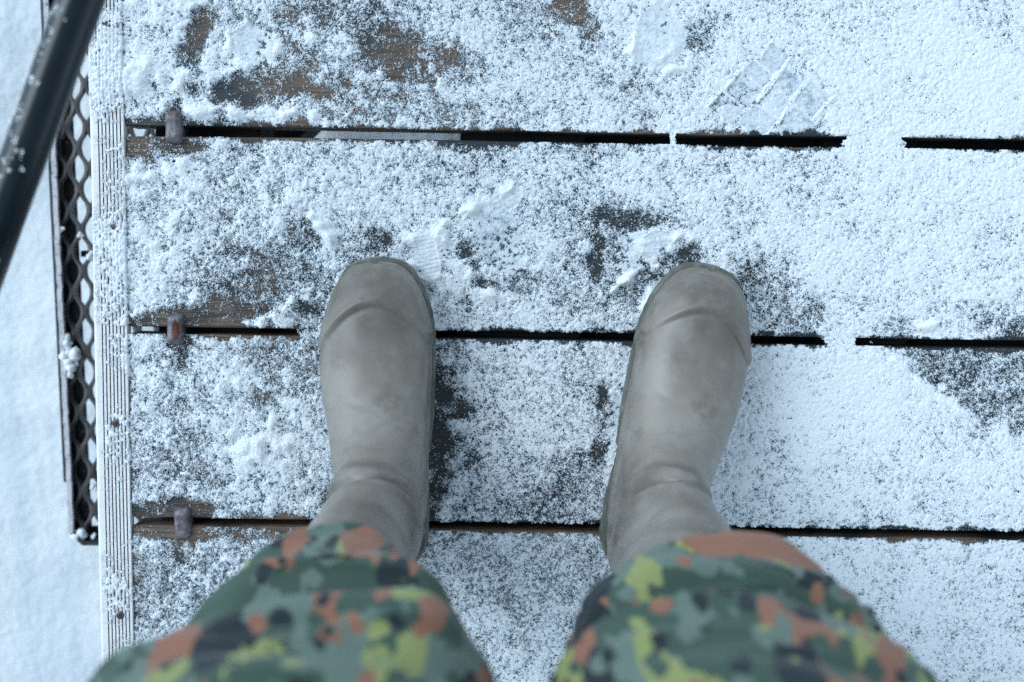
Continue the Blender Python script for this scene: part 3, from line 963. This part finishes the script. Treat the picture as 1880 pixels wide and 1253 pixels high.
# ------------------------------------------------------------------ metal step below the deck edge
def make_step():
    ZS = -0.18
    k = (CAM_H - ZS) / FPX
    e0, e1 = P(127, 997, ZS), P(79, 0, ZS)
    o = empty('metal_step', e0, math.atan2(e1.y - e0.y, e1.x - e0.x) - math.pi / 2)
    tag(o, 'black metal stair step with open diamond mesh, below the deck edge on the left', 'metal step')
    L, Wd = 0.95, 0.27                              # along y, along x
    T = 0.005
    bm = bmesh.new()                                # outer side plate
    box(bm, 0.000, T, 0.013, L - 0.013, -0.042, -0.0015, 0.0008)
    # end plates and the two cut corners
    box(bm, 0.016, Wd, -0.004, 0.001, -0.042, 0.0, 0.0008)
    box(bm, 0.016, Wd, L - 0.001, L + 0.004, -0.042, 0.0, 0.0008)
    box(bm, Wd, Wd + T, 0.0, L, -0.042, -0.0015, 0.0008)
    for ya, yb in ((0.013, -0.004), (L - 0.013, L + 0.004)):
        a = Vector((0.0, ya, 0)); b = Vector((0.016, yb, 0))
        nrm = Vector((-(b - a).y, (b - a).x, 0)).normalized() * (T if yb > ya else -T)
        q = [a, b, b - nrm, a - nrm]
        lo = [bm.verts.new((p.x, p.y, -0.042)) for p in q]; hi = [bm.verts.new((p.x, p.y, -0.0008)) for p in q]
        bm.faces.new(lo); bm.faces.new(hi)
        for j in range(4): bm.faces.new((lo[j], lo[(j + 1) % 4], hi[(j + 1) % 4], hi[j]))
    obj('frame', bm, FRAME, o)
    bm = bmesh.new()                                # worn top edge of the side plate
    n = 120
    prev = None
    for i in range(n + 1):
        y = 0.012 + (L - 0.024) * i / n
        w = random.uniform(-0.0005, 0.0005)
        z = -0.0012 + random.uniform(0, 0.0012)
        cur = [bm.verts.new(c) for c in ((-0.0006 + w, y, -0.004), (-0.0002 + w, y, z), (T + 0.0006 + w, y, z), (T + 0.0010 + w, y, -0.004))]
        if prev:
            for j in range(3): bm.faces.new((prev[j], prev[j + 1], cur[j + 1], cur[j]))
        prev = cur
    obj('worn_rim', bm, RIM, o)
    bm = bmesh.new()                                # front nosing strip, a little lower
    box(bm, -0.0075, -0.0008, 0.075, L - 0.05, -0.050, -0.008, 0.0012)
    obj('nosing', bm, FRAME, o)
    bm = bmesh.new()                                # flange that carries the mesh
    box(bm, T + 0.0002, 0.0175, 0.002, L - 0.002, -0.030, -0.026, 0.0006)
    box(bm, 0.0180, Wd - 0.001, 0.0015, 0.014, -0.0298, -0.026, 0.0006)
    box(bm, 0.0180, Wd - 0.001, L - 0.014, L - 0.0015, -0.0298, -0.026, 0.0006)
    obj('flange', bm, FRAME, o)
    for y in (0.078, 0.36, 0.64, 0.90):             # cross bars under the mesh
        bm = bmesh.new()
        box(bm, 0.0180, Wd - 0.0003, y - 0.004, y + 0.004, -0.041, -0.0305, 0.0008)
        obj('cross_bar', bm, FRAME, o)
    # expanded metal
    bm = bmesh.new()
    pitch_y, pitch_x = 0.0500, 0.0128
    x = 0.0075
    i = 0
    while x < Wd - 0.004:
        ph = 0 if i % 2 == 0 else math.pi
        prev = None
        ny = int(L / pitch_y) * 14
        for j in range(ny + 1):
            y = 0.004 + (L - 0.008) * j / ny
            s = math.sin(2 * math.pi * y / pitch_y + ph)
            s = math.copysign(abs(s) ** 0.82, s)
            cx = x + 0.5 * (pitch_x - 0.0032) * s
            sl = abs(math.cos(2 * math.pi * y / pitch_y + ph))
            hw = 0.0021 + 0.0005 * (1 - sl)
            tz = 0.0016 * math.cos(2 * math.pi * y / pitch_y + ph)
            cur = [bm.verts.new(c) for c in ((cx - hw, y, -0.0190 + tz), (cx - hw * .8, y, -0.0105 + tz), (cx + hw * .8, y, -0.0105 + tz), (cx + hw, y, -0.0190 + tz))]
            if prev:
                for q in range(4): bm.faces.new((prev[q], prev[(q + 1) % 4], cur[(q + 1) % 4], cur[q]))
            prev = cur
        x += pitch_x
        i += 1
    obj('mesh_grating', bm, GRATE, o)
    # brackets that carry the step to the deck beam (under the boards)
    for y in (0.2, 0.8):
        bm = bmesh.new()
        q = [(0.18, -0.0423), (Wd - 0.044, -0.0423), (Wd - 0.044, -0.09), (Wd - 0.050, -0.09), (Wd - 0.050, -0.048), (0.18, -0.048)]
        A_ = [bm.verts.new((u, y - 0.02, w)) for u, w in q]; B_ = [bm.verts.new((u, y + 0.02, w)) for u, w in q]
        bm.faces.new(A_); bm.faces.new(B_[::-1])
        for j in range(6): bm.faces.new((A_[j], B_[j], B_[(j + 1) % 6], A_[(j + 1) % 6]))
        obj('bracket', bm, FRAME, o)
    return o, ZS


step, ZS = make_step()


def lumps(name, centres, mat, label, zbase, count=7, sub=2):
    """small irregular clumps of snow"""
    bm = bmesh.new()
    for (p, r) in centres:
        for q in range(count):
            c = p + Vector((random.uniform(-1, 1) * r * 0.8, random.uniform(-1, 1) * r * 0.8, random.uniform(-0.2, 0.5) * r))
            rr = r * random.uniform(0.35, 0.75)
            res = bmesh.ops.create_icosphere(bm, subdivisions=sub, radius=rr, matrix=Matrix.Translation(c))
            for vv in res['verts']:
                vv.co += Vector((random.uniform(-1, 1), random.uniform(-1, 1), random.uniform(-1, 1))) * rr * 0.16
    return tag(obj(name, bm, mat, None, True), label, kind='stuff')


zc = ZS - 0.006
cl = []
for px, py, r in ((126, 622, 0.006), (123, 634, 0.007), (127, 652, 0.010), (130, 668, 0.009), (128, 680, 0.007), (147, 432, 0.004), (113, 424, 0.004),
                  (140, 985, 0.007), (152, 983, 0.006), (171, 985, 0.003), (133, 648, 0.008), (165, 470, 0.005), (174, 896, 0.004)):
    q = P(px, py, zc); cl.append((q, r))
lumps('snow_clumps', cl, LUMP, 'small white snow clumps caught on the metal step', zc)


cr = []
for x0, y0, x1, y1, n_ in ((1120, 860, 1163, 680, 22), (1163, 680, 1192, 592, 26), (1192, 592, 1236, 524, 26), (1236, 524, 1292, 487, 22), (1330, 492, 1374, 560, 16), (1374, 560, 1380, 650, 10),
                           (742, 488, 786, 566, 26), (786, 566, 798, 660, 22), (690, 474, 742, 488, 10), (640, 500, 596, 580, 18), (596, 580, 584, 660, 10), (798, 660, 790, 760, 8), (1380, 650, 1350, 760, 10)):
    for q_ in range(n_):
        t_ = random.random()
        cr.append((P(x0 + (x1 - x0) * t_ + random.gauss(0, 5), y0 + (y1 - y0) * t_ + random.gauss(0, 5), 0.0022), random.uniform(0.0008, 0.0026)))
lumps('snow_crumbs', cr, LUMP, 'small snow crumbs pushed up along the edges of the boot soles', 0, 3, 1)

# ------------------------------------------------------------------ handrail
def make_rail():
    ZR = 0.27
    r = 0.0167
    a = P(148.5, 0, ZR); b = P(0, 411, ZR)
    d = (b - a).normalized()
    top = a - d * 0.42
    end = b + d * 1.65
    o = empty('handrail', (0, 0, 0))
    tag(o, 'glossy black tubular handrail with snow specks crossing the upper left corner', 'handrail')
    bm = bmesh.new()
    tube(bm, [top, a, b, end], r, 48)
    obj('rail_tube', bm, RAIL, o)
    for p, z0 in ((top + d * 0.03, 0.006), (end - d * 0.03, GZ - 0.05)):
        bm = bmesh.new()
        tube(bm, [Vector((p.x, p.y, z0)), Vector((p.x, p.y, ZR - r * 0.6))], 0.015, 28)
        obj('post', bm, RAIL, o)
    bm = bmesh.new()
    g = random.Random(3)
    side = d.cross(Vector((0, 0, 1))).normalized()
    if side.x > 0: side = -side                        # towards the outer, left side
    spots = [(g.uniform(0.0, 0.45), g.gauss(-0.45, 0.45)) for _ in range(46)] + \
            [(0.03 + g.gauss(0, .012), -0.5 + g.gauss(0, .2)) for _ in range(12)] + [(0.10 + g.gauss(0, .01), -.55 + g.gauss(0, .2)) for _ in range(10)] + \
            [(0.13 + g.gauss(0, .008), 0.0 + g.gauss(0, .12)) for _ in range(4)] + [(0.27 + g.gauss(0, .015), -.6 + g.gauss(0, .25)) for _ in range(12)]
    for s, ang in spots:
        nrm = (side * -math.sin(ang) + Vector((0, 0, 1)) * math.cos(ang)).normalized() if False else (side * math.sin(-ang) + Vector((0, 0, 1)) * math.cos(ang)).normalized()
        c = a + d * s + nrm * r
        for q in range(g.randint(1, 4)):
            rr = g.uniform(0.0005, 0.0013)
            cc = c + d * g.gauss(0, 0.0016) + d.cross(nrm) * g.gauss(0, 0.0016)
            res = bmesh.ops.create_icosphere(bm, subdivisions=1, radius=rr, matrix=Matrix.Translation(cc))
            for vv in res['verts']: vv.co += Vector((g.uniform(-1, 1), g.uniform(-1, 1), g.uniform(-1, 1))) * rr * 0.3
    tag(obj('snow_specks', bm, LUMP, None, True), 'tiny snow specks stuck on the black handrail', kind='stuff')


make_rail()

# ------------------------------------------------------------------ the person: rubber boots and camouflage trousers
person = tag(empty('person', (0.0, -0.2, 0)), 'person standing on the snowy deck in taupe rubber boots and spotted camouflage trousers', 'person')
Pinv = Vector((0.0, 0.2, 0))


def catmull(A, n):
    A = np.asarray(A, float)
    m_ = len(A)
    t = np.linspace(0, m_ - 1, n)
    i = np.clip(t.astype(int), 0, m_ - 2)
    f = (t - i)[:, None]
    p0 = A[np.clip(i - 1, 0, m_ - 1)]; p1 = A[i]; p2 = A[i + 1]; p3 = A[np.clip(i + 2, 0, m_ - 1)]
    return 0.5 * (2 * p1 + (p2 - p0) * f + (2 * p0 - 5 * p1 + 4 * p2 - p3) * f ** 2 + (3 * p1 - p0 - 3 * p2 + p3) * f ** 3)


LB = 0.322                                                   # boot length
ZSOLE = 0.024
# stations: top y, top z, bottom y, bottom z, half width, lateral shift (towards the inner side = +), squareness of the underside
ST = [
    (.3150, .041, .3150, .026, .006, .004, 2.2),
    (.3122, .0545, .3128, .021, .0195, .004, 2.5),
    (.3040, .0650, .3055, .019, .0305, .004, 3.0),
    (.2895, .0730, .2910, .018, .0400, .004, 3.4),
    (.2690, .0782, .2700, .018, .0480, .003, 3.8),
    (.2450, .0810, .2450, .018, .0535, .001, 4.0),
    (.2190, .0850, .2160, .018, .0550, -.001, 4.0),
    (.1950, .0925, .1830, .018, .0535, -.002, 4.0),
    (.1720, .1040, .1480, .018, .0500, -.001, 3.8),
    (.1520, .1200, .1120, .018, .0465, .000, 3.6),
    (.1430, .1390, .0740, .018, .0440, .001, 3.4),
    (.1350, .1580, .0360, .019, .0425, .001, 3.0),
    (.1305, .1760, .0100, .030, .0425, .001, 2.6),
    (.1285, .1940, .0020, .062, .0435, .001, 2.3),
    (.1280, .2150, .0000, .105, .0450, .000, 2.1),
    (.1270, .2400, -.002, .155, .0475, .000, 2.0),
    (.1245, .2700, -.004, .212, .0515, .000, 2.0),
    (.1190, .3050, -.008, .270, .0605, .000, 2.0),
    (.1120, .3450, -.012, .325, .0650, .000, 2.0),
    (.1040, .3750, -.014, .370, .0620, .000, 2.0),
    (.0960, .4000, -.014, .400, .0520, .000, 2.0),
]


def make_boot(side, toe_px, turn, lean, seed):
    """side = +1: inner side is +x (left boot); the boot's own frame has its heel at the origin and the toe along +y"""
    n_s, n_t = 210, 128
    A = catmull(ST, n_s)
    th = np.linspace(0, 2 * math.pi, n_t, endpoint=False)
    ct, stn = np.cos(th), np.sin(th)
    V = np.zeros((n_s, n_t, 3))
    for i in range(n_s):
        ty, tz, by, bz, w, sh, sq = A[i]
        cy, cz = (ty + by) / 2, (tz + bz) / 2
        uy, uz = (ty - by) / 2, (tz - bz) / 2
        nt = 2.15
        nexp = np.where(ct >= 0, nt, sq)
        fc = np.sign(ct) * np.abs(ct) ** (2 / nexp)
        fs = np.sign(stn) * np.abs(stn) ** (2 / nexp)
        V[i, :, 0] = side * sh + w * fs
        V[i, :, 1] = cy + uy * fc
        V[i, :, 2] = cz + uz * fc
    # normals by finite differences
    ds = np.gradient(V, axis=0)
    dt = np.roll(V, -1, 1) - np.roll(V, 1, 1)
    N = np.cross(dt, ds)
    N /= np.linalg.norm(N, axis=2)[:, :, None] + 1e-12
    cen = V.mean(axis=1, keepdims=True)
    if ((V - cen) * N).sum() < 0: N = -N
    x, y, z = V[..., 0], V[..., 1], V[..., 2]
    top = np.clip(ct, 0, 1)[None, :]
    D = np.zeros(x.shape)
    # toe cap: a thicker shell in front of a curved step, with a shallow groove behind it
    xr = (x - side * 0.002) / 0.054
    ycap = 0.2790 - 0.040 * np.abs(xr) ** 1.9
    s = y - ycap
    foot = sstep(0.135, 0.11, z) * (y > 0.12)
    strength = 1.0 - 0.55 * sstep(0.0, 0.9, xr * side)              # the step fades on the inner side
    D += foot * (0.0027 * sstep(-0.0018, 0.0022, s) * sstep(-0.05, 0.02, s + 0.05)) * strength
    D -= foot * 0.0017 * np.exp(-((s + 0.0020) / 0.0016) ** 2) * strength
    D += foot * 0.0012 * np.exp(-((s - 0.0048) / 0.0028) ** 2) * strength
    # rubber foxing band above the sole
    D += 0.0020 * sstep(0.0405, 0.0385, z) * (y > -0.05) * sstep(0.0, 0.02, z)
    D += 0.0009 * sstep(0.0475, 0.0462, z) * sstep(0.0, 0.02, z)
    # folds at the ankle, walking creases on the vamp
    si = np.linspace(0, 1, n_s)[:, None] * (len(ST) - 1)
    frontw = np.clip(ct, 0, 1)[None, :] ** 0.8

    def fold(pos, tilt, width, amp, spread=1.0):
        c = si - pos - tilt * stn[None, :] - 0.35 * (1 - frontw)
        return amp * np.exp(-(c / width) ** 2) * frontw ** spread
    D += fold(11.3, 0.3, 0.50, 0.0050)
    D -= fold(10.2, 0.25 * side, 0.40, 0.0032)
    D -= fold(12.35, -0.5 * side, 0.30, 0.0075, 0.5)
    D += fold(13.2, -0.4 * side, 0.50, 0.0048, 0.6)
    D -= fold(14.4, 0.7 * side, 0.45, 0.0026, 0.5)
    D += fold(15.4, 0.6 * side, 0.7, 0.0024, 0.4)
    D -= fold(16.5, -0.8 * side, 0.5, 0.0020, 0.3)
    D -= fold(7.6, 0.9, 0.16, 0.0007); D -= fold(8.6, -1.1, 0.16, 0.0008)
    sp = si - 0.25 * stn[None, :] * side + 0.75 * (1 - frontw)
    padw = sstep(0.25, 0.6, np.clip(ct, 0, 1))[None, :]
    D -= 0.0046 * (sstep(11.85, 12.0, sp) - sstep(12.62, 12.78, sp - 0.5 * (1 - frontw))) * padw
    D += 0.0024 * np.exp(-((sp - 12.95 - 0.5 * (1 - frontw)) / 0.12) ** 2) * padw
    g1 = gnoise((n_s, n_t), (14, 10), seed); g2 = gnoise((n_s, n_t), (4, 4), seed + 1)
    wr = sstep(9, 13, si)
    D += (0.0005 + 0.0010 * wr) * g1 + (0.00012 + 0.00025 * wr) * g2
    # instep line along each side
    V = V + N * D[..., None]
    V[..., 2] = np.maximum(V[..., 2], 0.0165)
    # shaft leans a little
    zz = np.clip(V[..., 2] - 0.15, 0, 1)
    V[..., 0] += lean[0] * zz
    V[..., 1] += lean[1] * zz
    verts = V.reshape(-1, 3)
    i = np.arange(n_s * n_t).reshape(n_s, n_t)
    F = np.stack([i[:-1], np.roll(i, -1, 1)[:-1], np.roll(i, -1, 1)[1:], i[1:]], -1).reshape(-1, 4)
    bm = bmesh.new()
    bv = [bm.verts.new(p) for p in verts]
    for f in F: bm.faces.new([bv[k] for k in f]).smooth = True
    bm.faces.new([bv[k] for k in i[0]]).smooth = True
    bm.faces.new([bv[k] for k in i[-1][::-1]])
    toe = P(*toe_px, 0.03)
    rot = Matrix.Rotation(turn, 3, 'Z')
    loc = Vector((toe.x, toe.y, 0)) - rot @ Vector((side * 0.004, LB, 0))
    b = obj('rubber_boot', bm, RUBBER, person, True)
    b.location = loc + Pinv
    b.rotation_euler = (0, 0, turn)
    # sole: outline follows the widest line of the foot, welt proud of the upper, lugs cut into the rim
    ys = np.linspace(0, LB, 90)
    Aw = A[:130]
    yy = (A[:, 2] + 0 * A[:, 0])
    order = np.argsort(yy[:150])
    hw = np.interp(ys * 0.3150 / LB, yy[:150][order], A[:150, 4][order])
    shx = np.interp(ys, yy[:150][order], A[:150, 5][order]) * side
    heel = np.sqrt(np.clip(1 - ((0.036 - ys) / 0.0385) ** 2, 0.0, 1))
    hw = np.where(ys < 0.036, 0.0355 * heel, np.where(ys < 0.12, np.minimum(hw, 0.0355 + (ys - 0.036) * 0.10), hw))
    hw = np.maximum(hw, 0.004)
    hw = np.where((ys > 0.07) & (ys < 0.16), hw - 0.003 * np.sin((ys - 0.07) / 0.09 * math.pi), hw)
    right = [(shx[k] + hw[k], ys[k]) for k in range(90)]
    left = [(shx[k] - hw[k], ys[k]) for k in range(89, -1, -1)]
    loop = np.array(right + left)
    dn = np.roll(loop, -1, 0) - np.roll(loop, 1, 0)
    nn = np.stack([dn[:, 1], -dn[:, 0]], -1)
    nn /= np.linalg.norm(nn, axis=1)[:, None] + 1e-9
    seg = np.linalg.norm(np.roll(loop, -1, 0) - loop, axis=1)
    arc = np.cumsum(seg)
    bm = bmesh.new()
    rings = []
    lug = (np.sin(arc / 0.011 * 2 * math.pi) > 0.35) * 1.0
    for z_, o_, lg in ((0.0, 0.0015, 1), (0.010, 0.0032, 1), (0.0115, 0.0040, 0.3), (0.0205, 0.0040, 0), (0.0225, 0.0030, 0), (0.0235, 0.0012, 0), (0.0255, 0.0012, 0), (0.0262, 0.0022, 0), (0.0305, 0.0018, 0), (0.0315, -0.003, 0)):
        q = loop + nn * (o_ - 0.0018 * lug * lg)[:, None] if not np.isscalar(lg * 1.0 * lug) else loop
        rings.append([bm.verts.new((p[0], p[1], z_ + (0.004 * max(0, (p[1] - 0.27) / 0.05) ** 1.5 if z_ > 0.0 else 0.004 * max(0, (p[1] - 0.27) / 0.05) ** 1.5))) for p in q])
    n = len(loop)
    for q, s_ in zip(rings, rings[1:]):
        for k in range(n): bm.faces.new((q[k], q[(k + 1) % n], s_[(k + 1) % n], s_[k])).smooth = False
    bm.faces.new(rings[0][::-1]); bm.faces.new(rings[-1])
    obj('sole', bm, SOLE, b)
    return b


make_boot(+1, (691, 479), R(3.6), (0.0, -0.02), 21)
make_boot(-1, (1306, 493), R(-14.0), (0.0, -0.02), 31)


# trousers: two legs and the seat in one mesh
def leg_rings(rings, folds, seed, n_z=190, n_t=220, seam=None, inner=1):
    """rings: (z, x left, x right, y front, y back, squareness)"""
    rings = [(z, xl * 1.03, xr * 1.03, yf + 0.030 + 0.08 * min(z - 0.365, 0.25), yb + 0.02, q) for z, xl, xr, yf, yb, q in rings]
    A = catmull(rings, n_z)
    th = np.linspace(0, 2 * math.pi, n_t, endpoint=False)        # 0 = front (+y), pi/2 = +x
    V = np.zeros((n_z, n_t, 3))
    for i in range(n_z):
        z, xl, xr, yf, yb, sq = A[i]
        sq = np.where(np.sin(th) * inner >= 0, sq, min(sq, 2.05))
        cx, cy = (xl + xr) / 2, (yf + yb) / 2
        V[i, :, 0] = cx + (xr - xl) / 2 * np.sign(np.sin(th)) * np.abs(np.sin(th)) ** (2 / sq)
        V[i, :, 1] = cy + (yf - yb) / 2 * np.sign(np.cos(th)) * np.abs(np.cos(th)) ** (2 / sq)
        V[i, :, 2] = z
    ds = np.gradient(V, axis=0); dt = np.roll(V, -1, 1) - np.roll(V, 1, 1)
    N = np.cross(dt, ds); N /= np.linalg.norm(N, axis=2)[:, :, None] + 1e-12
    cen = V.mean(axis=1, keepdims=True)
    if ((V - cen) * N).sum() < 0: N = -N
    zz = V[..., 2]
    tt = np.where(th > math.pi, th - 2 * math.pi, th)[None, :] + 0 * zz
    D = np.zeros(zz.shape)
    for z0, slope, curve, width, amp, tc, tw in folds:
        zc_ = z0 + slope * (tt - tc) + curve * (tt - tc) ** 2
        D += amp * np.exp(-((zz - zc_) / width) ** 2) * np.exp(-((tt - tc) / tw) ** 2)
    D += 0.0036 * gnoise(zz.shape, (12, 9), seed) * sstep(0.37, 0.42, zz) + 0.0012 * gnoise(zz.shape, (4, 5), seed + 1) + 0.0016 * gnoise(zz.shape, (4, 12), seed + 2)
    # sharp little creases running aslant, a stitched hem line and the side seam
    for q_, (sl_, am_) in enumerate(((0.55, 0.0062), (-0.7, 0.0050))):
        n_ = gnoise(zz.shape, (5, 16), seed + 11 + q_)
        n_ = np.stack([np.roll(n_[k_], int(sl_ * k_)) for k_ in range(n_.shape[0])])
        D += am_ * (np.exp(-(n_ / 0.30) ** 2) - 0.3) * sstep(0.375, 0.42, zz) * sstep(-0.3, 0.8, gnoise(zz.shape, (16, 18), seed + 15 + q_))
    D -= 0.0016 * np.exp(-((zz - 0.365 - 0.024) / 0.0022) ** 2)
    if seam is not None:
        D -= 0.0035 * np.exp(-((tt - seam) / 0.030) ** 2)
        D += 0.0022 * np.exp(-((tt - seam - 0.075) / 0.045) ** 2)
    V = V + N * D[..., None]
    return V


def make_trousers():
    bm = bmesh.new()
    H0 = 0.365
    Lr = [(H0, -0.192, -0.050, -0.129, -0.290, 2.0), (0.385, -0.208, -0.036, -0.135, -0.300, 2.4), (0.42, -0.232, -0.018, -0.150, -0.315, 3.0),
          (0.450, -0.238, -0.010, -0.190, -0.325, 2.8), (0.476, -0.250, -0.003, -0.154, -0.328, 2.8), (0.52, -0.263, -0.005, -0.171, -0.330, 2.5),
          (0.58, -0.266, -0.005, -0.182, -0.335, 2.4), (0.66, -0.250, -0.005, -0.187, -0.345, 2.2), (0.76, -0.240, -0.002, -0.180, -0.365, 2.1), (0.84, -0.225, 0.002, -0.185, -0.38, 2.1)]
    Rr = [(H0, 0.066, 0.230, -0.125, -0.290, 2.1), (0.385, 0.054, 0.242, -0.131, -0.300, 2.4), (0.42, 0.036, 0.256, -0.146, -0.315, 2.9),
          (0.450, 0.030, 0.262, -0.184, -0.325, 2.8), (0.476, 0.026, 0.275, -0.154, -0.328, 2.6), (0.52, 0.022, 0.286, -0.172, -0.330, 2.5),
          (0.58, 0.018, 0.288, -0.182, -0.335, 2.4), (0.66, 0.014, 0.258, -0.187, -0.345, 2.2), (0.76, 0.008, 0.248, -0.180, -0.365, 2.1), (0.84, -0.002, 0.23, -0.185, -0.38, 2.1)]
    Lf = [(0.478, 0.004, -0.008, 0.010, 0.006, 0.1, 1.3), (0.425, 0.030, -0.01, 0.013, 0.0030, 0.7, 0.6), (0.458, 0.0, -0.010, 0.009, -0.005, 0.1, 1.2),
          (0.50, 0.03, -0.01, 0.012, 0.004, -0.6, 0.6), (0.405, -0.04, 0.0, 0.012, -0.0025, -0.6, 0.6), (0.535, 0.02, -0.015, 0.013, 0.006, 0.1, 0.9), (0.44, -0.05, 0.0, 0.008, 0.003, -0.7, 0.4)]
    Rf = [(0.416, 0.004, -0.006, 0.009, 0.0065, 0.1, 1.3), (0.398, 0.004, -0.006, 0.007, -0.0034, 0.1, 1.3), (0.458, 0.02, -0.015, 0.009, -0.005, 0.1, 1.1),
          (0.478, 0.015, -0.012, 0.010, 0.006, 0.2, 1.1), (0.505, -0.02, -0.02, 0.012, 0.005, 0.1, 0.9), (0.40, 0.05, 0.0, 0.007, -0.003, -0.8, 0.4), (0.535, 0.02, -0.02, 0.013, 0.006, -0.2, 0.8)]
    for rings, folds, sd_, seam_ in ((Lr, Lf, 61, -1.15), (Rr, Rf, 71, 0.80)):
        V = leg_rings(rings, folds, sd_, seam=seam_, inner=1 if sd_ == 61 else -1)
        n_z, n_t, _ = V.shape
        # wavy hem, turned in
        th = np.linspace(0, 2 * math.pi, n_t, endpoint=False)
        fall = np.exp(-np.linspace(0, 9, n_z) ** 1.2)[:, None]
        V[..., 2] += fall * (0.006 * np.sin(2 * th + sd_) + 0.003 * np.sin(5 * th + 1.3 * sd_))[None, :]
        cx = V[0].mean(0)
        hem1 = V[0] + (cx - V[0]) * 0.030 + np.array([0, 0, -0.0012])
        hem2 = V[0] + (cx - V[0]) * 0.060 + np.array([0, 0, 0.002])
        hem3 = V[0] + (cx - V[0]) * 0.10 + np.array([0, 0, 0.05])
        allr = [hem3, hem2, hem1] + [V[k] for k in range(n_z)]
        bv = [[bm.verts.new(tuple(p + np.array(Pinv))) for p in r_] for r_ in allr]
        for q, s_ in zip(bv, bv[1:]):
            for k in range(n_t): bm.faces.new((q[k], q[(k + 1) % n_t], s_[(k + 1) % n_t], s_[k])).smooth = True
        bm.faces.new(bv[-1])
    # seat and waist
    wr = [(0.78, -0.205, 0.215, -0.200, -0.385, 2.4), (0.82, -0.222, 0.232, -0.185, -0.400, 2.4), (0.90, -0.222, 0.232, -0.180, -0.405, 2.4), (0.98, -0.200, 0.210, -0.185, -0.395, 2.4), (1.03, -0.185, 0.195, -0.190, -0.385, 2.4)]
    V = leg_rings(wr, [], 81, 50, 120)
    bv = [[bm.verts.new(tuple(p + np.array(Pinv))) for p in r_] for r_ in V]
    n_t = V.shape[1]
    for q, s_ in zip(bv, bv[1:]):
        for k in range(n_t): bm.faces.new((q[k], q[(k + 1) % n_t], s_[(k + 1) % n_t], s_[k])).smooth = True
    bm.faces.new(bv[0][::-1]); bm.faces.new(bv[-1])
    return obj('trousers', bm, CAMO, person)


make_trousers()
